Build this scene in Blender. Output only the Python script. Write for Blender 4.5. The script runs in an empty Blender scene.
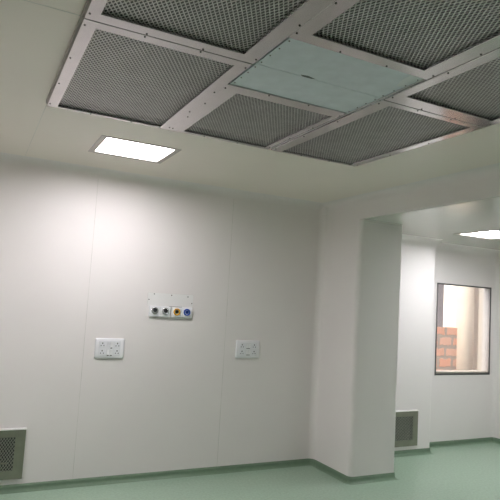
import bpy, bmesh, math
from mathutils import Vector, Matrix

sc = bpy.context.scene
COL = sc.collection
PI = math.pi

# ---------------------------------------------------------------- dimensions (metres)
CAM_Z = 1.705            # eye height
H = 2.805                # theatre ceiling
HS = 2.576               # side room ceiling and underside of the header
YB = 5.087               # back wall
YF = -2.2                # wall behind the camera
XL = -1.6                # left wall
XR = 3.42                # right wall, theatre side
XR2 = 3.975              # right wall, side room side
YP = 4.435               # front face of the pier
YO = 1.2                 # near end of the opening
XS = 5.10                # end of the wall strip behind the pier
YN = 5.302               # recessed window wall
XE = 6.46                # side room right wall
BB = 0.0615              # height of the coved skirting

# ---------------------------------------------------------------- materials
def new_mat(name):
    m = bpy.data.materials.new(name)
    m.use_nodes = True
    nt = m.node_tree
    return m, nt, nt.nodes['Principled BSDF']

def mat(name, col, rough=0.5, metal=0.0, var=0.0, scale=8.0, bump=0.0, bscale=60.0, spec=0.5, coat=0.0):
    m, nt, b = new_mat(name)
    b.inputs['Roughness'].default_value = rough
    b.inputs['Metallic'].default_value = metal
    b.inputs['Specular IOR Level'].default_value = spec
    b.inputs['Coat Weight'].default_value = coat
    b.inputs['Coat Roughness'].default_value = 0.2
    tc = nt.nodes.new('ShaderNodeTexCoord')
    n = nt.nodes.new('ShaderNodeTexNoise')
    n.inputs['Scale'].default_value = scale
    n.inputs['Detail'].default_value = 4
    nt.links.new(tc.outputs['Object'], n.inputs['Vector'])
    r = nt.nodes.new('ShaderNodeValToRGB')
    r.color_ramp.elements[0].position = 0.3
    r.color_ramp.elements[1].position = 0.7
    r.color_ramp.elements[0].color = tuple(max(0, c * (1 - var)) for c in col) + (1,)
    r.color_ramp.elements[1].color = tuple(min(1, c * (1 + var)) for c in col) + (1,)
    nt.links.new(n.outputs['Fac'], r.inputs['Fac'])
    nt.links.new(r.outputs['Color'], b.inputs['Base Color'])
    if bump:
        n2 = nt.nodes.new('ShaderNodeTexNoise')
        n2.inputs['Scale'].default_value = bscale
        nt.links.new(tc.outputs['Object'], n2.inputs['Vector'])
        bp = nt.nodes.new('ShaderNodeBump')
        bp.inputs['Strength'].default_value = bump
        bp.inputs['Distance'].default_value = 0.002
        nt.links.new(n2.outputs['Fac'], bp.inputs['Height'])
        nt.links.new(bp.outputs['Normal'], b.inputs['Normal'])
    return m

def emit(name, col, strength):
    m = bpy.data.materials.new(name)
    m.use_nodes = True
    nt = m.node_tree
    nt.nodes.clear()
    o = nt.nodes.new('ShaderNodeOutputMaterial')
    e = nt.nodes.new('ShaderNodeEmission')
    e.inputs['Color'].default_value = col + (1,)
    e.inputs['Strength'].default_value = strength
    nt.links.new(e.outputs[0], o.inputs['Surface'])
    return m

def glass(name):
    m = bpy.data.materials.new(name)
    m.use_nodes = True
    nt = m.node_tree
    nt.nodes.clear()
    o = nt.nodes.new('ShaderNodeOutputMaterial')
    t = nt.nodes.new('ShaderNodeBsdfTransparent')
    t.inputs['Color'].default_value = (0.95, 0.97, 0.95, 1)
    g = nt.nodes.new('ShaderNodeBsdfGlossy')
    g.inputs['Roughness'].default_value = 0.02
    f = nt.nodes.new('ShaderNodeFresnel')
    f.inputs['IOR'].default_value = 1.3
    mx = nt.nodes.new('ShaderNodeMixShader')
    nt.links.new(f.outputs[0], mx.inputs[0])
    nt.links.new(t.outputs[0], mx.inputs[1])
    nt.links.new(g.outputs[0], mx.inputs[2])
    nt.links.new(mx.outputs[0], o.inputs['Surface'])
    return m

def brick_mat():
    m, nt, b = new_mat('red_brick')
    b.inputs['Roughness'].default_value = 0.9
    tc = nt.nodes.new('ShaderNodeTexCoord')
    mp = nt.nodes.new('ShaderNodeMapping')
    mp.inputs['Rotation'].default_value = (PI / 2, 0, 0)
    nt.links.new(tc.outputs['Object'], mp.inputs['Vector'])
    n = nt.nodes.new('ShaderNodeTexNoise')
    n.inputs['Scale'].default_value = 14
    nt.links.new(tc.outputs['Object'], n.inputs['Vector'])
    add = nt.nodes.new('ShaderNodeMixRGB')
    add.inputs[0].default_value = 0.06
    nt.links.new(mp.outputs[0], add.inputs[1])
    nt.links.new(n.outputs['Color'], add.inputs[2])
    br = nt.nodes.new('ShaderNodeTexBrick')
    br.inputs['Scale'].default_value = 1.0
    br.inputs['Brick Width'].default_value = 0.27
    br.inputs['Row Height'].default_value = 0.152
    br.inputs['Mortar Size'].default_value = 0.026
    br.inputs['Mortar Smooth'].default_value = 0.3
    br.inputs['Color1'].default_value = (0.90, 0.47, 0.33, 1)
    br.inputs['Color2'].default_value = (0.82, 0.52, 0.40, 1)
    br.inputs['Mortar'].default_value = (0.52, 0.43, 0.37, 1)
    nt.links.new(add.outputs[0], br.inputs['Vector'])
    nt.links.new(br.outputs['Color'], b.inputs['Base Color'])
    bp = nt.nodes.new('ShaderNodeBump')
    bp.inputs['Strength'].default_value = 0.6
    bp.inputs['Distance'].default_value = 0.01
    nt.links.new(br.outputs['Fac'], bp.inputs['Height'])
    bp.invert = True
    nt.links.new(bp.outputs[0], b.inputs['Normal'])
    return m

M = {}
M['wall'] = mat('painted_wall_panel', (0.815, 0.775, 0.768), 0.6, var=0.015, scale=1.5, bump=0.05, bscale=300)
M['ceil'] = mat('painted_ceiling_panel', (0.845, 0.765, 0.70), 0.32, var=0.02, scale=1.2, bump=0.04, bscale=260)
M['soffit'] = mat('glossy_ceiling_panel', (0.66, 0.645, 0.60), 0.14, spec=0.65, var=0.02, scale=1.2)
M['seam'] = mat('panel_joint_sealant', (0.66, 0.64, 0.61), 0.5, var=0.15, scale=5)
M['floor'] = mat('green_vinyl_floor', (0.335, 0.455, 0.355), 0.27, var=0.07, scale=45, bump=0.06, bscale=120)
M['skirt'] = mat('shaded_green_vinyl', (0.145, 0.225, 0.150), 0.45, var=0.06, scale=30)  # floor vinyl turned up the wall, darkened to stand for its shade
M['frame'] = mat('grey_powder_coated_frame', (0.55, 0.525, 0.52), 0.16, metal=0.95, var=0.05, scale=6)
M['rim'] = mat('shaded_frame_rim', (0.33, 0.29, 0.265), 0.5, metal=0.2, var=0.08)  # dark tone stands for shade on sides turned away from the lamp
M['mesh'] = mat('expanded_metal_mesh', (0.68, 0.665, 0.66), 0.42, metal=0.8, var=0.08, scale=10)
M['filter'] = mat('grey_filter_media', (0.17, 0.17, 0.168), 0.9, var=0.1, scale=30)
M['housing'] = mat('dark_housing', (0.07, 0.07, 0.068), 0.8, var=0.1)
M['gap'] = mat('dark_gap', (0.05, 0.05, 0.048), 0.9, var=0.1)
M['screw'] = mat('dark_screw', (0.09, 0.085, 0.08), 0.45, metal=0.6, var=0.1)
M['film'] = mat('blue_protective_film', (0.68, 0.73, 0.79), 0.4, var=0.05, scale=14, bump=0.15, bscale=25)
M['bare'] = mat('bare_metal', (0.74, 0.77, 0.79), 0.45, metal=0.0, var=0.05)
M['tape'] = mat('grey_tape', (0.13, 0.15, 0.15), 0.6, var=0.1)
M['steel'] = mat('brushed_steel', (0.31, 0.305, 0.255), 0.32, metal=0.85, var=0.08, scale=9)
M['flange'] = mat('highlight_flange_metal', (0.90, 0.89, 0.88), 0.4, metal=0.25, var=0.02)  # near-white colour stands for the lamp highlight on steel
M['ventmesh'] = mat('vent_mesh_metal', (0.40, 0.40, 0.36), 0.35, metal=0.7, var=0.08)
M['lampframe'] = mat('lamp_frame_metal', (0.42, 0.38, 0.35), 0.35, metal=0.6, var=0.04)
M['plastic'] = mat('white_plastic', (0.80, 0.80, 0.83), 0.3, var=0.01)
M['plastic2'] = mat('greyish_white_plastic', (0.76, 0.765, 0.80), 0.35, var=0.01)
M['switch'] = mat('switch_white_plastic', (0.86, 0.86, 0.88), 0.2, var=0.01)
M['hole'] = mat('dark_pin_hole', (0.05, 0.05, 0.055), 0.7, var=0.1)
M['plate'] = mat('white_enamel_plate', (0.83, 0.82, 0.815), 0.35, var=0.01)
M['chrome'] = mat('chrome_ring', (0.75, 0.76, 0.78), 0.22, metal=0.9, var=0.02)
M['black'] = mat('black_rubber', (0.02, 0.02, 0.022), 0.5, var=0.1)
M['yellow'] = mat('yellow_ring', (0.80, 0.42, 0.03), 0.35, var=0.03)
M['blue'] = mat('blue_ring', (0.035, 0.12, 0.50), 0.35, var=0.05)
M['navy'] = mat('navy_socket', (0.018, 0.05, 0.24), 0.4, var=0.05)
M['winframe'] = mat('dark_window_gasket', (0.10, 0.10, 0.10), 0.5, var=0.05)
M['glass'] = glass('window_glass')
M['brick'] = brick_mat()
M['plaster'] = mat('cream_plaster', (0.70, 0.61, 0.52), 0.85, var=0.05, scale=6, bump=0.2, bscale=40)
M['whiteplaster'] = mat('white_plaster', (0.76, 0.70, 0.64), 0.85, var=0.04, scale=6, bump=0.2, bscale=40)
M['post'] = mat('grey_painted_post', (0.34, 0.31, 0.33), 0.6, var=0.08)
M['concrete'] = mat('concrete_ground', (0.45, 0.41, 0.36), 0.9, var=0.1, scale=5)
M['lamp'] = emit('lit_lamp_diffuser', (1.0, 0.955, 0.985), 38.5)
M['fill_lamp'] = emit('lit_fill_lamp_diffuser', (1.0, 0.955, 0.985), 38.0)
M['lamp2'] = emit('lit_side_room_lamp_diffuser', (0.97, 0.97, 1.0), 39.0)

# ---------------------------------------------------------------- helpers
def box(bm, x0, x1, y0, y1, z0, z1):
    v = [bm.verts.new(p) for p in ((x0, y0, z0), (x1, y0, z0), (x1, y1, z0), (x0, y1, z0),
                                   (x0, y0, z1), (x1, y0, z1), (x1, y1, z1), (x0, y1, z1))]
    for f in ((3, 2, 1, 0), (4, 5, 6, 7), (0, 1, 5, 4), (1, 2, 6, 5), (2, 3, 7, 6), (3, 0, 4, 7)):
        bm.faces.new([v[i] for i in f])

def prism(bm, pts, axis, a0, a1):
    """pts: 2-D outline; extruded along axis ('x': pts=(y,z), 'y': pts=(x,z), 'z': pts=(x,y))"""
    def P(p, a):
        return {'x': (a, p[0], p[1]), 'y': (p[0], a, p[1]), 'z': (p[0], p[1], a)}[axis]
    A = [bm.verts.new(P(p, a0)) for p in pts]
    B = [bm.verts.new(P(p, a1)) for p in pts]
    n = len(pts)
    for i in range(n):
        j = (i + 1) % n
        bm.faces.new((A[i], A[j], B[j], B[i]))
    bm.faces.new(A[::-1])
    bm.faces.new(B)

def arc(cx, cy, r, a0, a1, n=8):
    return [(cx + r * math.cos(math.radians(a0 + (a1 - a0) * i / n)),
             cy + r * math.sin(math.radians(a0 + (a1 - a0) * i / n))) for i in range(n + 1)]

def rrect(x0, x1, y0, y1, r, n=5):
    return (arc(x1 - r, y1 - r, r, 0, 90, n) + arc(x0 + r, y1 - r, r, 90, 180, n)
            + arc(x0 + r, y0 + r, r, 180, 270, n) + arc(x1 - r, y0 + r, r, 270, 360, n))

def fillet(c, da, db, r, n=14):
    """outline (2-D) of a concave cove in the corner c between directions da and db"""
    o = (c[0] + r * (da[0] + db[0]), c[1] + r * (da[1] + db[1]))
    pts = [c]
    for i in range(n + 1):
        t = PI / 2 * i / n
        pts.append((o[0] - r * (db[0] * math.cos(t) + da[0] * math.sin(t)),
                    o[1] - r * (db[1] * math.cos(t) + da[1] * math.sin(t))))
    return pts

def slab(bm, a0, a1, b0, b1, c0, c1, holes, plane):
    """slab with rectangular holes. plane 'xy': a=x,b=y,c=z; 'xz': a=x,b=z,c=y"""
    As = sorted({a0, a1, *[h[0] for h in holes], *[h[1] for h in holes]})
    Bs = sorted({b0, b1, *[h[2] for h in holes], *[h[3] for h in holes]})
    V = {}
    def vert(a, b, c):
        k = (round(a, 5), round(b, 5), round(c, 5))
        if k not in V:
            V[k] = bm.verts.new((a, b, c) if plane == 'xy' else (a, c, b))
        return V[k]
    def solid(i, j):
        if i < 0 or j < 0 or i >= len(As) - 1 or j >= len(Bs) - 1:
            return False
        ma, mb = (As[i] + As[i + 1]) / 2, (Bs[j] + Bs[j + 1]) / 2
        return not any(h[0] < ma < h[1] and h[2] < mb < h[3] for h in holes)
    for i in range(len(As) - 1):
        for j in range(len(Bs) - 1):
            if not solid(i, j):
                continue
            p = [(As[i], Bs[j]), (As[i + 1], Bs[j]), (As[i + 1], Bs[j + 1]), (As[i], Bs[j + 1])]
            bm.faces.new([vert(*q, c0) for q in p[::-1]])
            bm.faces.new([vert(*q, c1) for q in p])
            for k, (di, dj) in enumerate(((0, -1), (1, 0), (0, 1), (-1, 0))):
                if not solid(i + di, j + dj):
                    q, s = p[k], p[(k + 1) % 4]
                    bm.faces.new((vert(*q, c0), vert(*s, c0), vert(*s, c1), vert(*q, c1)))

def sweep(bm, path, prof, side=1):
    """profile (offset from wall, z) swept along a plan polyline"""
    P = [Vector((x, y)) for x, y in path]
    rows = []
    for i, p in enumerate(P):
        d0 = (P[i] - P[i - 1]).normalized() if i else (P[1] - P[0]).normalized()
        d1 = (P[i + 1] - P[i]).normalized() if i < len(P) - 1 else d0
        n0 = Vector((d0.y, -d0.x)) * side
        n1 = Vector((d1.y, -d1.x)) * side
        nn = (n0 + n1)
        nn = nn / max(0.3, nn.length_squared / 2)
        rows.append([bm.verts.new((p.x + nn.x * o, p.y + nn.y * o, z)) for o, z in prof])
    m = len(prof)
    for a, b in zip(rows, rows[1:]):
        for k in range(m):
            l = (k + 1) % m
            bm.faces.new((a[k], a[l], b[l], b[k]))
    bm.faces.new(rows[0][::-1])
    bm.faces.new(rows[-1])

def lathe(bm, prof, n=24, M4=None):
    """prof (radius, height) turned about local z"""
    rows = []
    for r, z in prof:
        if r < 1e-6:
            rows.append([bm.verts.new((0, 0, z))])
        else:
            rows.append([bm.verts.new((r * math.cos(2 * PI * i / n), r * math.sin(2 * PI * i / n), z)) for i in range(n)])
    for a, b in zip(rows, rows[1:]):
        for i in range(n):
            j = (i + 1) % n
            if len(a) == 1 and len(b) == 1:
                continue
            if len(a) == 1:
                bm.faces.new((a[0], b[i], b[j]))
            elif len(b) == 1:
                bm.faces.new((a[i], a[j], b[0]))
            else:
                bm.faces.new((a[i], a[j], b[j], b[i]))
    if M4 is not None:
        bmesh.ops.transform(bm, matrix=M4, verts=bm.verts[:])

def obj(name, bm, m, parent=None, loc=None, bevel=0.0, smooth=False, label=None):
    bmesh.ops.recalc_face_normals(bm, faces=bm.faces[:])
    me = bpy.data.meshes.new(name)
    bm.to_mesh(me)
    bm.free()
    me.materials.append(m)
    if smooth:
        for p in me.polygons:
            p.use_smooth = True
    o = bpy.data.objects.new(name, me)
    COL.objects.link(o)
    if parent:
        o.parent = parent
    if loc:
        o.location = loc
    if bevel:
        b = o.modifiers.new('bevel', 'BEVEL')
        b.width = bevel
        b.segments = 2
        b.limit_method = 'ANGLE'
    if smooth:
        try:
            with bpy.context.temp_override(object=o, active_object=o, selected_objects=[o], selected_editable_objects=[o]):
                bpy.ops.object.shade_auto_smooth(angle=math.radians(40))
        except Exception:
            pass
    if label:
        o['label'] = label
    return o

def struct(name, bm, m, parent=None, **k):
    o = obj(name, bm, m, parent, **k)
    if not parent:
        o['kind'] = 'structure'
    return o

def tag(o, label, cat, group=None):
    o['label'] = label
    o['category'] = cat
    if group:
        o['group'] = group
    return o

def thing(name, label, cat, loc, group=None):
    o = bpy.data.objects.new(name, None)
    o.empty_display_size = 0.1
    COL.objects.link(o)
    o.location = loc
    return tag(o, label, cat, group)

def nb():
    return bmesh.new()

# ---------------------------------------------------------------- the setting
GX = [0.305, 1.088, 1.865, 2.633]                 # columns of the ceiling diffuser, measured on the ceiling plane
GYF, GYL, GYM, GYC, GYB, GYE = 3.515, 2.266, 2.554, 2.250, 1.947, 1.017
GY_END = 1.017
LAMP = (0.727, 1.328, 3.93, 4.47)                 # x0,x1,y0,y1 of the recessed lamp
FILL_LAMP = (-1.35, -0.75, 3.25, 3.79)  # unseen lamp added for fill
LAMP2 = (4.775, 5.365, 3.95, 4.51)

bm = nb()
box(bm, XL - 0.1, XE + 0.1, YF - 0.1, YN + 0.02, -0.1, 0.0)
struct('floor', bm, M['floor'])

bm = nb()
slab(bm, XL - 0.1, XR + 0.05, YF - 0.1, YB + 0.1, H, H + 0.05,
     [(GX[0], GX[3], GY_END, GYF), (LAMP[0], LAMP[1], LAMP[2], LAMP[3]), FILL_LAMP], 'xy')
struct('ceiling', bm, M['ceil'])

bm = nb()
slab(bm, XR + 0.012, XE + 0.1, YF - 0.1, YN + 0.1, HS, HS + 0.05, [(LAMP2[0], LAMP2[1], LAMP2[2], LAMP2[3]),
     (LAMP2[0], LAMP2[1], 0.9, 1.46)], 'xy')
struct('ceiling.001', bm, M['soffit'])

# vents: measured on the back wall
VZ0, VZ1 = 0.108, 0.517
V1 = (0.105, 0.525)
V2 = (4.458, 4.878)
vh = 0.03
bm = nb()
slab(bm, XL - 0.1, XR2 + 0.3, 0.0, H + 0.05, YB, YB + 0.1,
     [(V1[0] + vh, V1[1] - vh, VZ0 + vh, VZ1 - vh)], 'xz')
struct('wall_back', bm, M['wall'])
bm = nb()
slab(bm, XR2 + 0.3, XS, 0.0, HS + 0.05, YB, YB + 0.1,
     [(V2[0] + vh, V2[1] - vh, VZ0 + vh, VZ1 - vh)], 'xz')
box(bm, XS - 0.1, XS, YB + 0.1, YN + 0.1, 0, HS + 0.05)
struct('wall_side_room_back', bm, M['wall'], bevel=0.012)

WX0, WX1, WZ0, WZ1 = 5.366, 6.348, 0.898, 2.0585
bm = nb()
slab(bm, XS, XE + 0.1, 0.0, HS + 0.05, YN, YN + 0.12, [(WX0, WX1, WZ0, WZ1)], 'xz')
struct('wall_window_side', bm, M['wall'])

bm = nb(); box(bm, XL - 0.1, XL, YF - 0.1, YB + 0.1, 0, H + 0.05); struct('wall_left', bm, M['wall'])
bm = nb(); box(bm, XL, XE, YF - 0.1, YF, 0, H + 0.05); struct('wall_front', bm, M['wall'])
bm = nb(); box(bm, XE, XE + 0.1, YF - 0.1, YN + 0.1, 0, HS + 0.05); struct('wall_far_right', bm, M['wall'])

# right wall: pier, header over the wide opening, solid wall nearer the camera
bm = nb()
pier = [(XR, YB)] + [(XR, YP + 0.05)] + arc(XR + 0.05, YP + 0.05, 0.05, 180, 270, 14)[1:] + arc(XR2 - 0.012, YP + 0.012, 0.012, 270, 360, 3) + [(XR2, YB)]
prism(bm, pier, 'z', 0, H + 0.05)
hd = arc(XR + 0.02, HS + 0.02, 0.02, 180, 270, 5) + [(XR + 0.03, HS), (XR + 0.03, HS + 0.05), (XR2, HS + 0.05), (XR2, H + 0.05), (XR, H + 0.05)]
prism(bm, hd, 'y', YO, YP + 0.06)
box(bm, XR, XR2, YF, YO, 0, H + 0.05)
struct('wall_right', bm, M['wall'])

# coves between walls and ceilings
def trim(i, bm):
    struct('trim_%d' % i, bm, M['wall'])
R = 0.075
bm = nb(); prism(bm, fillet((YB, H), (-1, 0), (0, -1), R), 'x', XL, XR); trim(1, bm)
bm = nb(); prism(bm, fillet((XR, H), (-1, 0), (0, -1), R), 'y', YF, YB); trim(2, bm)
bm = nb(); prism(bm, fillet((XR, YB), (-1, 0), (0, -1), 0.07), 'z', 0, H); trim(3, bm)
bm = nb(); prism(bm, fillet((YB, HS), (-1, 0), (0, -1), 0.12), 'x', XR2, XS); trim(4, bm)
bm = nb(); prism(bm, fillet((YN, HS), (-1, 0), (0, -1), 0.12), 'x', XS, XE); trim(5, bm)
bm = nb(); prism(bm, fillet((XS, HS), (1, 0), (0, -1), 0.12), 'y', YB, YN); trim(15, bm)
bm = nb(); prism(bm, fillet((XE, HS), (-1, 0), (0, -1), 0.12), 'y', YF, YN); trim(6, bm)
bm = nb(); prism(bm, fillet((XE, YN), (-1, 0), (0, -1), 0.05), 'z', 0, HS); trim(7, bm)
bm = nb(); prism(bm, fillet((XL, H), (1, 0), (0, -1), R), 'y', YF, YB); trim(8, bm)
# sealed joints between the wall and ceiling panels
def seam(i, *b):
    bm = nb(); box(bm, *b); struct('trim_%d' % i, bm, M['seam'])
seam(9, 0.940, 0.9435, YB - 0.0008, YB + 0.01, BB, H - 0.09)
seam(10, 2.308, 2.312, YB - 0.0008, YB + 0.01, BB, H - 0.09)
seam(11, 0.303, 0.3055, GYF, YB - 0.07, H - 0.0008, H + 0.01)
seam(12, XL, GX[0] - 0.004, 2.247, 2.2505, H - 0.0008, H + 0.01)
seam(13, XR + 0.05, XR2 - 0.004, YP - 0.0008, YP + 0.01, HS - 0.012, HS - 0.009)

# coved green skirting
sk = [(0, BB), (0.004, BB), (0.004, 0.034)] + [(0.034 - 0.03 * math.cos(t), 0.034 - 0.03 * math.sin(t) - 0.003) for t in [PI / 2 * i / 5 for i in range(1, 6)]] + [(0.034, 0.0), (0, 0.0)]
path = [(XL, YB), (XR - 0.07, YB)] + arc(XR - 0.07, YB - 0.07, 0.07, 90, 0, 6)[1:] + [(XR, YP + 0.05)] + arc(XR + 0.05, YP + 0.05, 0.05, 180, 270, 6)[1:] + [(XR2, YP), (XR2, YB)]
bm = nb(); sweep(bm, path, sk); struct('baseboard_back', bm, M['skirt'], smooth=True)
bm = nb(); sweep(bm, [(XR2 + 0.034, YB), (XS, YB), (XS, YN)] + arc(XE - 0.05, YN - 0.05, 0.05, 90, 0, 6) + [(XE, YF)], sk); struct('baseboard_side_room', bm, M['skirt'], smooth=True)
bm = nb(); sweep(bm, [(XL, YF), (XL, YB)], sk); struct('baseboard_left', bm, M['skirt'], smooth=True)

# ---------------------------------------------------------------- window and what stands outside it
w = bpy.data.objects.new('window_1', None); COL.objects.link(w)
w.location = (WX0, YN, WZ0); w['kind'] = 'structure'
ww, wh = WX1 - WX0, WZ1 - WZ0
bm = nb(); slab(bm, -0.008, ww + 0.008, -0.008, wh + 0.008, -0.006, 0.003, [(0.010, ww - 0.010, 0.010, wh - 0.010)], 'xz')
obj('window_frame', bm, M['winframe'], w)
bm = nb(); box(bm, 0.002, ww - 0.002, 0.004, 0.010, 0.002, wh - 0.002)
obj('pane', bm, M['glass'], w)
bm = nb(); box(bm, 0.001, ww - 0.001, 0.012, 0.16, 0.001, 0.03)
obj('window_sill', bm, M['whiteplaster'], w)

bm = nb(); box(bm, 3.6, 16, YN + 0.12, 16, -0.3, -0.1); struct('ground', bm, M['concrete'])

bm = nb(); box(bm, 4.8, 6.86, 6.30, 6.53, -0.1, 1.462)
tag(obj('brick_wall', bm, M['brick']), 'low red brick wall with thick mortar outside the window', 'wall')
bm = nb(); prism(bm, arc(6.955, 6.29, 0.14, 0, 360, 48)[:-1], 'z', -0.1, 3.2)
tag(obj('column', bm, M['plaster'], smooth=True), 'cream plastered column outside the window right of the brick wall', 'column')
bm = nb(); box(bm, 7.17, 7.40, 5.5, 9, -0.1, 3.2)
struct('wall_outside', bm, M['whiteplaster'])
bm = nb(); box(bm, 6.2, 7.4, YN + 0.13, 6.9, 3.2, 3.35); struct('eave', bm, M['whiteplaster'])  # unseen eave slab put overhead to cast shadow on the column
bm = nb(); box(bm, 6.43, 6.545, 6.33, 6.43, 1.462, 2.9)
tag(obj('post', bm, M['post'], bevel=0.005), 'grey upright post standing on the low brick wall outside the window', 'post')

# ---------------------------------------------------------------- ceiling diffuser panels
def expanded_mesh(bm, w, d, px=0.020, py=0.034, t=0.0005, sw=0.0052):
    """expanded metal in the rectangle 0..w, 0..d at z=0: zigzag strands along y that touch at the knots"""
    nstr = int(w / (px / 2)); ny = int(round(d / (py / 2)))
    dy = d / ny; dx = w / nstr
    for s in range(nstr):
        xc = (s + 0.5) * dx
        prev = None
        for k in range(ny + 1):
            off = dx / 2 * (1 if (k + s) % 2 else -1) * 0.86
            y = k * dy
            x = xc + off
            c = [(x - sw / 2, y, -t), (x + sw / 2, y, 0.0), (x + sw / 2, y, 0.0015), (x - sw / 2, y, 0.0015)]
            row = [bm.verts.new(p) for p in c]
            if prev:
                for a in range(4):
                    b = (a + 1) % 4
                    bm.faces.new((prev[a], prev[b], row[b], row[a]))
            prev = row

def screw_bm(r=0.006):
    b = nb()
    lathe(b, [(0, -0.003), (r * 0.7, -0.003), (r, -0.0015), (r, 0.002)], 10)
    return b
_screw = {}
def screw(parent, p, r=0.0045, m='screw'):
    k = (r, m)
    if k not in _screw:
        o = obj('screw', screw_bm(r), M[m], parent, loc=p)
        _screw[k] = o
        return o
    c = _screw[k].copy(); COL.objects.link(c); c.parent = parent; c.location = p
    return c

def diffuser(label, x0, x1, y0, y1, drop, ml, mr, mf, mb, px=0.020, py=0.034, rim='plate'):
    """coordinates measured on the ceiling plane; the face hangs drop below it"""
    s = (H - drop - CAM_Z) / (H - CAM_Z)
    g = 0.0035
    x0, x1, y0, y1 = x0 * s + g, x1 * s - g, y0 * s + g, y1 * s - g
    zf = H - drop
    t = thing('air_diffuser', label, 'air diffuser', (x0, y0, zf), 'air diffuser panels of the ceiling grid')
    w, d = x1 - x0, y1 - y0
    hx0, hx1, hy0, hy1 = ml, w - mr, mb, d - mf
    bm = nb(); slab(bm, 0, w, 0, d, 0, 0.012, [(hx0, hx1, hy0, hy1)], 'xy')
    obj('frame', bm, M['frame'], t, bevel=0.0015)
    bm = nb()
    for a in ((0, 0.002, 0, d), (w - 0.002, w, 0, d), (0.002, w - 0.002, 0, 0.002), (0.002, w - 0.002, d - 0.002, d)):
        box(bm, a[0], a[1], a[2], a[3], 0.0122, drop + 0.03)
    if rim == 'rim':
        box(bm, -0.008, -0.0005, 0, d, 0.0122, drop - 0.001)  # dark outer strip stands for the shade beside the frame
    obj('side_rim', bm, M[rim], t)  # the default white rim paints in the lamp-lit edge line
    bm = nb(); expanded_mesh(bm, hx1 - hx0 + 0.012, hy1 - hy0 + 0.012, px, py)
    obj('mesh_screen', bm, M['mesh'], t, loc=(hx0 - 0.006, hy0 - 0.006, 0.0145))
    bm = nb(); box(bm, 0.006, w - 0.006, 0.006, d - 0.006, 0.060, 0.07)
    obj('filter', bm, M['filter'], t)
    bm = nb()
    for a in ((0.003, 0.006, 0.003, d - 0.003), (w - 0.006, w - 0.003, 0.003, d - 0.003), (0.006, w - 0.006, 0.003, 0.006), (0.006, w - 0.006, d - 0.006, d - 0.003)):
        box(bm, a[0], a[1], a[2], a[3], 0.0125, 0.08)
    box(bm, 0.006, w - 0.006, 0.006, d - 0.006, 0.0705, 0.08)
    obj('housing', bm, M['housing'], t)
    for k in range(4):
        yy = 0.05 + (d - 0.1) * k / 3
        screw(t, (0.012, yy, 0)); screw(t, (w - 0.012, yy, 0))
    for k in range(1, 3):
        xx = w * k / 3
        screw(t, (xx, 0.012, 0)); screw(t, (xx, d - 0.011, 0))
    return t

diffuser('large mesh air diffuser at the corner of the ceiling grid nearest the lit lamp',
         GX[0], GX[1], GYL, GYF, 0.035, 0.058, 0.066, 0.022, 0.058, rim='rim')
diffuser('large mesh air diffuser cut by the top photo edge, left of the blue panels',
         GX[0], GX[1], GY_END, GYL, 0.037, 0.052, 0.080, 0.066, 0.06, rim='rim')
diffuser('smaller mesh air diffuser between the two large front corner diffusers, before the blue panels',
         GX[1] - 0.008, GX[2] - 0.020, GYM, GYF, 0.022, 0.093, 0.040, 0.030, 0.085)
diffuser('large mesh air diffuser in the grid corner closest to the pier and header',
         GX[2], GX[3], GYL, GYF, 0.033, 0.078, 0.055, 0.020, 0.045)
diffuser('large mesh air diffuser cut by the right photo edge, right of the blue panels',
         GX[2], GX[3], GY_END, GYL, 0.032, 0.062, 0.055, 0.095, 0.06)
diffuser('mesh air diffuser cut by the top photo edge, touching the rear blue panel',
         GX[1] - 0.008, GX[2], GY_END, GYB, 0.028, 0.073, 0.085, 0.068, 0.06)

def blank(label, y0, y1, drop):
    s = (H - drop - CAM_Z) / (H - CAM_Z)
    x0, x1, y0, y1 = GX[1] * s + 0.004, (GX[2] - 0.024) * s - 0.006, y0 * s + 0.0015, y1 * s - 0.0015
    w, d = x1 - x0, y1 - y0
    t = thing('blanking_panel', label, 'ceiling panel', (x0, y0, H - drop), 'blue blanking panels')
    bm = nb(); box(bm, 0, w, 0, d, 0, 0.02)
    obj('sheet', bm, M['film'], t, bevel=0.0015)
    bm = nb(); box(bm, w / 2 - 0.15, w / 2 + 0.15, d / 2 - 0.02, d / 2 + 0.02, 0.02, 0.2 + drop)
    obj('hanger', bm, M['housing'], t)
    for k in range(4):
        yy = 0.03 + (d - 0.06) * k / 3
        screw(t, (0.012, yy, 0), 0.0035); screw(t, (w - 0.012, yy, 0), 0.0035)
    return t, w, d
t, bw, bd = blank('blue film covered ceiling panel, front half, edged by the small front diffuser', GYC, GYM - 0.012, 0.016)
t, bw, bd = blank('blue film covered ceiling panel, rear half, with a pale bare corner', GYB - 0.012, GYC, 0.016)
bm = nb(); prism(bm, [(bw - 0.075, 0.002), (bw - 0.002, 0.002), (bw - 0.002, 0.13), (bw - 0.045, 0.14), (bw - 0.07, 0.07)], 'z', -0.0008, 0.0004)
obj('bare_corner', bm, M['bare'], t, label='pale bare corner where the film is peeled')
bm = nb(); prism(bm, [(0.235, bd - 0.012), (0.27, bd - 0.02), (0.315, bd - 0.010), (0.30, bd - 0.001), (0.25, bd - 0.001)], 'z', -0.001, 0.0003)
obj('tape', bm, M['tape'], t, label='dark scrap of tape on the joint')

# closed plenum above the grid
bm = nb(); slab(bm, GX[0] - 0.02, GX[3] + 0.02, GY_END - 0.02, GYF + 0.02, H + 0.05, H + 0.2, [(GX[0], GX[3], GY_END, GYF)], 'xy')
box(bm, GX[0] - 0.02, GX[3] + 0.02, GY_END - 0.02, GYF + 0.02, H + 0.2, H + 0.22)
struct('trim_14', bm, M['gap'])

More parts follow.
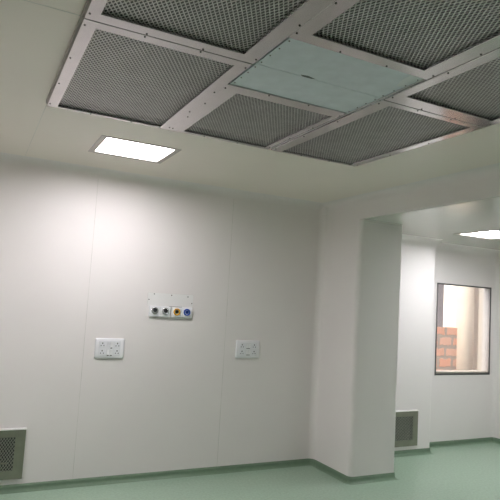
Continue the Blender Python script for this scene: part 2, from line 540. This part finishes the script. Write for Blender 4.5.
# ---------------------------------------------------------------- recessed lamps
def lamp(label, L, z, m):
    x0, x1, y0, y1 = L
    w, d = x1 - x0, y1 - y0
    t = thing('ceiling_light', label, 'ceiling light', (x0, y0, z), 'recessed ceiling lights')
    bm = nb(); slab(bm, 0.002, w - 0.002, 0.002, d - 0.002, -0.004, 0.0, [(0.045, w - 0.045, 0.03, d - 0.05)], 'xy')
    for a in ((0.035, 0.045, 0.03, d - 0.05), (w - 0.045, w - 0.035, 0.03, d - 0.05), (0.035, w - 0.035, 0.02, 0.03), (0.035, w - 0.035, d - 0.05, d - 0.04)):
        box(bm, a[0], a[1], a[2], a[3], 0.0, 0.05)
    obj('frame', bm, M['lampframe'], t)
    bm = nb(); box(bm, 0.0455, w - 0.0455, 0.0305, d - 0.0505, 0.042, 0.049)
    obj('diffuser', bm, m, t)
    bm = nb(); box(bm, 0.03, w - 0.03, 0.015, d - 0.035, 0.051, 0.09)
    obj('housing', bm, M['lampframe'], t)
    return t
lamp('lit square recessed ceiling light above the wall with the sockets', LAMP, H, M['lamp'])
lamp('added fill light recessed in the ceiling near the left wall, out of view', FILL_LAMP, H, M['fill_lamp'])  # added to raise the fill level of the theatre
lamp('lit recessed ceiling light in the side room, beyond the header', LAMP2, HS, M['lamp2'])
lamp('added fill light recessed in the side room ceiling, out of view', (LAMP2[0], LAMP2[1], 0.9, 1.46), HS, M['lamp2'])  # unseen second lamp added to boost the side room light

# ---------------------------------------------------------------- wall vents
def vent_mesh(bm, w, h, px=0.022, pz=0.032, sw=0.0044):
    n = int(w / (px / 2)); nz = int(h / (pz / 2))
    dx, dz = w / n, h / nz
    for s in range(n):
        xc = (s + 0.5) * dx
        prev = None
        for k in range(nz + 1):
            x = xc + dx / 2 * (1 if (k + s) % 2 else -1) * 0.86
            z = k * dz
            row = [bm.verts.new(p) for p in ((x - sw / 2, 0.0, z), (x + sw / 2, -0.0015, z), (x + sw / 2, 0.001, z), (x - sw / 2, 0.0025, z))]
            if prev:
                for a in range(4):
                    b = (a + 1) % 4
                    bm.faces.new((prev[a], prev[b], row[b], row[a]))
            prev = row

def vent(label, X, lever):
    x0, x1 = X
    w, h = x1 - x0, VZ1 - VZ0
    t = thing('return_air_grille', label, 'air vent', (x0, YB, VZ0), 'steel return air grilles low on the wall')
    bm = nb()
    mg = 0.078
    slab(bm, 0, w, 0, h, -0.022, -0.019, [(mg, w - mg, mg * 0.9, h - mg * 0.85)], 'xz')
    for a in ((0, 0.003, 0, h), (w - 0.003, w, 0, h), (0.003, w - 0.003, 0, 0.003)):
        box(bm, a[0], a[1], -0.019, -0.0006, a[2], a[3])
    obj('frame', bm, M['steel'], t)
    bm = nb(); prism(bm, [(-0.0006, h - 0.003), (-0.0006, h + 0.003), (-0.030, h - 0.002), (-0.030, h - 0.008), (-0.019, h - 0.010)], 'x', -0.003, w + 0.003)
    obj('top_flange', bm, M['flange'], t, label='bent top flange with its highlight put into the colour')
    bm = nb(); vent_mesh(bm, w - 2 * mg + 0.01, h - mg * 1.75 + 0.01)
    obj('mesh_screen', bm, M['ventmesh'], t, loc=(mg - 0.005, -0.0165, mg * 0.9 - 0.005))
    bm = nb()
    box(bm, vh + 0.002, w - vh - 0.002, 0.075, 0.08, vh + 0.002, h - vh - 0.002)
    for a in ((vh + 0.002, vh + 0.006, vh + 0.002, h - vh - 0.002), (w - vh - 0.006, w - vh - 0.002, vh + 0.002, h - vh - 0.002), (vh + 0.006, w - vh - 0.006, vh + 0.002, vh + 0.006), (vh + 0.006, w - vh - 0.006, h - vh - 0.006, h - vh - 0.002)):
        box(bm, a[0], a[1], 0.0, 0.075, a[2], a[3])
    obj('housing', bm, M['housing'], t)
    if lever:
        bm = nb(); box(bm, w - 0.20, w - 0.125, -0.026, -0.018, 0.128, 0.138)
        obj('latch', bm, M['steel'], t, bevel=0.002)
    return t
vent('steel mesh return air vent low on the back wall at the left photo edge', V1, True)
vent('steel mesh return air vent half hidden behind the pier', V2, False)

# ---------------------------------------------------------------- sockets
RX = Matrix.Rotation(PI / 2, 4, 'X')      # local z -> -y (out of the back wall)
def outward(bm):
    bmesh.ops.transform(bm, matrix=RX, verts=bm.verts[:])
    return bm

def plate_solid(bm, x0, x1, z0, z1, r, d0, d1, cham):
    """rounded plate standing d0..d1 out of the wall with a chamfered rim"""
    A = rrect(x0, x1, z0, z1, r)
    B = rrect(x0 + cham, x1 - cham, z0 + cham, z1 - cham, max(r - cham, 0.002))
    n = len(A)
    L0 = [bm.verts.new((p[0], p[1], d0)) for p in A]
    L1 = [bm.verts.new((p[0], p[1], d1 - cham * 0.6)) for p in A]
    L2 = [bm.verts.new((p[0], p[1], d1)) for p in B]
    for a, b in ((L0, L1), (L1, L2)):
        for i in range(n):
            j = (i + 1) % n
            bm.faces.new((a[i], a[j], b[j], b[i]))
    bm.faces.new(L2); bm.faces.new(L0[::-1])

def socket_plate(label, x, z, w, h, style):
    t = thing('power_socket', label, 'power socket', (x, YB, z), 'white power socket plates')
    T = 0.016
    bm = nb(); plate_solid(bm, -w / 2, w / 2, -h / 2, h / 2, 0.012, 0.0004, T, 0.008)
    obj('plate', outward(bm), M['plastic'], t, smooth=True)
    iw, ih = w * 0.74, h * 0.74
    bm = nb(); plate_solid(bm, -iw / 2, iw / 2, -ih / 2, ih / 2, 0.004, T - 0.002, T + 0.0015, 0.0012)
    obj('module_face', outward(bm), M['plastic2'], t)
    F = T + 0.0015
    sx, sz = w * 0.255, h * 0.185
    for i in (-1, 1):
        for j in (1, -1):
            cx, cz = i * sx, j * sz
            bm = nb(); plate_solid(bm, cx - 0.028, cx + 0.028, cz - 0.027, cz + 0.027, 0.006, F - 0.001, F + 0.001, 0.0008)
            so = obj('socket', outward(bm), M['plastic2'], t)
            for k, (dx, dz, r) in enumerate(((0, 0.012, 0.0048), (-0.0125, -0.009, 0.0036), (0.0125, -0.009, 0.0036))):
                bm = nb(); plate_solid(bm, cx + dx - r, cx + dx + r, cz + dz - r * 1.35, cz + dz + r * 1.35, r * 0.7, F + 0.0006, F + 0.0014, 0.0003)
                obj('pin_hole', outward(bm), M['hole'], so)
    for i in (-1, 1):
        for j in (1, -1):
            cx, cz = i * 0.0135, j * sz + (0.004 if style == 'B' else 0)
            bm = nb()
            hw, hh = 0.0122, 0.022
            up = 0.007 if (i + j + (2 if style == 'B' else 0)) > -1 else 0.003
            dn = 0.010 - up
            prism(bm, [(cz + hh, -(F - 0.001)), (cz + hh, -(F + up)), (cz, -(F + 0.004)), (cz - hh, -(F + dn)), (cz - hh, -(F - 0.001))], 'x', cx - hw, cx + hw)
            # prism gave (x, a, b) = (x, z, -out): swap into place
            for v in bm.verts:
                v.co = Vector((v.co.x, v.co.z, v.co.y))
            off = style == 'A' and i == -1 and j == 1
            obj('switch', bm, M['plastic2'] if off else M['switch'], t)
    marks = [(0.0135, sz - 0.030), (-0.0135, -sz - 0.029), (0.0135, -sz - 0.029)] if style == 'A' else \
            [(0.0, sz - 0.024), (0.0, -sz - 0.024)]
    for mx, mz in marks:
        hw = 0.0085 if style == 'A' else 0.02
        hh = 0.004 if style == 'A' else 0.0028
        bm = nb(); plate_solid(bm, mx - hw, mx + hw, mz - hh, mz + hh, 0.002, F - 0.001, F + 0.0012, 0.0005)
        obj('indicator', outward(bm), M['screw'], t, label='dark indicator window below a switch')
    return t
dz = CAM_Z
socket_plate('white twin socket plate below left of the gas outlet panel, under the lamp', 1.168, dz - 0.514, 0.262, 0.180, 'A')
socket_plate('white twin socket plate on the right of the back wall, towards the pier', 2.567, dz - 0.503, 0.268, 0.178, 'B')

# ---------------------------------------------------------------- medical gas outlet panel
g = thing('gas_outlet_panel', 'white medical gas panel with black, yellow and blue ringed outlets on the back wall', 'gas panel', (1.488, YB, dz - 0.222))
gw, gh = 0.454, 0.232
bm = nb(); plate_solid(bm, 0, gw, 0.108, gh, 0.004, 0.0004, 0.004, 0.001)
obj('cover_plate', outward(bm), M['plate'], g)
bm = nb(); plate_solid(bm, -0.002, gw + 0.002, 0.106, gh + 0.0018, 0.005, 0.0002, 0.0012, 0.0003)
obj('gasket', outward(bm), M['seam'], g)
for px, pz in ((0.060, 0.222), (0.232, 0.218), (0.398, 0.212), (0.012, 0.168), (0.442, 0.150)):
    bm = nb(); lathe(bm, [(0, 0.0065), (0.004, 0.0065), (0.0055, 0.005), (0.0055, 0.003)], 12)
    bmesh.ops.transform(bm, matrix=Matrix.Translation((px, pz, 0)), verts=bm.verts[:])
    obj('screw', outward(bm), M['screw'], g)
bm = nb(); box(bm, 0.215, 0.345, -0.0052, -0.0038, 0.1085, 0.112)
obj('gap_strip', bm, M['hole'], g)
kinds = [('chrome', 'black', 'gas outlet with a chrome ring and black socket, far left'), ('chrome', 'black', 'gas outlet with a chrome ring and black socket, second from left'),
         ('yellow', 'black', 'yellow ringed gas outlet'), ('blue', 'navy', 'blue ringed gas outlet')]
xs = [0.070, 0.174, 0.289, 0.391]
for k, (ring, core, lab) in enumerate(kinds):
    cx = xs[k]; z0 = 0.010 + (0.002, 0.0, -0.001, 0.0)[k]; hwid = 0.052 if k != 2 else 0.053
    bm = nb(); plate_solid(bm, cx - hwid, cx + hwid, z0, z0 + 0.098, 0.004, 0.0004, 0.024, 0.004)
    b = obj('gas_outlet', outward(bm), M['plastic'], g, smooth=True, label=lab)
    cz = z0 + 0.054
    def turned(name, prof, m, off=(0, 0)):
        bm = nb(); lathe(bm, prof, 28)
        bmesh.ops.transform(bm, matrix=Matrix.Translation((cx + off[0], cz + off[1], 0)), verts=bm.verts[:])
        return obj(name, outward(bm), M[m], b, smooth=True)
    turned('ring', [(0.034, 0.022), (0.034, 0.031), (0.031, 0.034), (0.024, 0.034), (0.021, 0.030), (0.0205, 0.026)], ring)
    r = 0.0165 if core == 'black' and ring != 'yellow' else 0.013
    turned('core', [(0.0165, 0.026), (0.0165, 0.029), (r * 0.95, 0.032), (r, 0.034), (r * 0.5, 0.034), (r * 0.45, 0.028), (0, 0.028)], core, (0.001, 0.002))
    if ring == 'chrome':
        turned('dust_disc', [(0.0185, 0.0335), (0.0185, 0.036), (0.015, 0.037), (0.006, 0.037), (0.005, 0.032), (0, 0.032)], core, (0.0, 0.006))

# ---------------------------------------------------------------- daylight
wd = bpy.data.worlds.new('sky')
sc.world = wd
wd.use_nodes = True
nt = wd.node_tree
bg = nt.nodes['Background']
sky = nt.nodes.new('ShaderNodeTexSky')
sky.sky_type = 'NISHITA'
sky.sun_disc = False
sky.sun_elevation = math.radians(48)
sky.sun_rotation = math.radians(-75)
sky.dust_density = 3.0
sky.air_density = 0.35
sky.ozone_density = 0.6
nt.links.new(sky.outputs[0], bg.inputs['Color'])
bg.inputs['Strength'].default_value = 0.5

sun = bpy.data.lights.new('sun', 'SUN')
sun.energy = 3.2
sun.color = (1.0, 0.93, 0.84)
sun.angle = math.radians(1.0)
so = bpy.data.objects.new('sun', sun)
COL.objects.link(so)
so.rotation_euler = Vector((0.72, 0.22, -0.62)).to_track_quat('-Z', 'Y').to_euler()
so.location = (0, 8, 8)

# ---------------------------------------------------------------- camera
cd = bpy.data.cameras.new('camera')
cd.sensor_width = 36
cd.lens = 36 * 552.8 / 500
cd.clip_start = 0.05
co = bpy.data.objects.new('camera', cd)
COL.objects.link(co)
Fv = Vector((0.44338628, 0.8918751, 0.08926036)).normalized()
Rv = Vector((0.89145088, -0.44915756, 0.05977297)).normalized()
Uv = Rv.cross(Fv).normalized()
co.matrix_world = Matrix(((Rv.x, Uv.x, -Fv.x, 0), (Rv.y, Uv.y, -Fv.y, 0), (Rv.z, Uv.z, -Fv.z, CAM_Z), (0, 0, 0, 1)))
sc.camera = co

sc.view_settings.view_transform = 'Standard'
sc.view_settings.look = 'None'
sc.view_settings.gamma = 1.0
sc.view_settings.use_curve_mapping = False
sc.view_settings.exposure = 0.08
sc.cycles.max_bounces = 14
sc.cycles.diffuse_bounces = 10
sc.cycles.use_denoising = True
sc.cycles.sample_clamp_indirect = 6.0
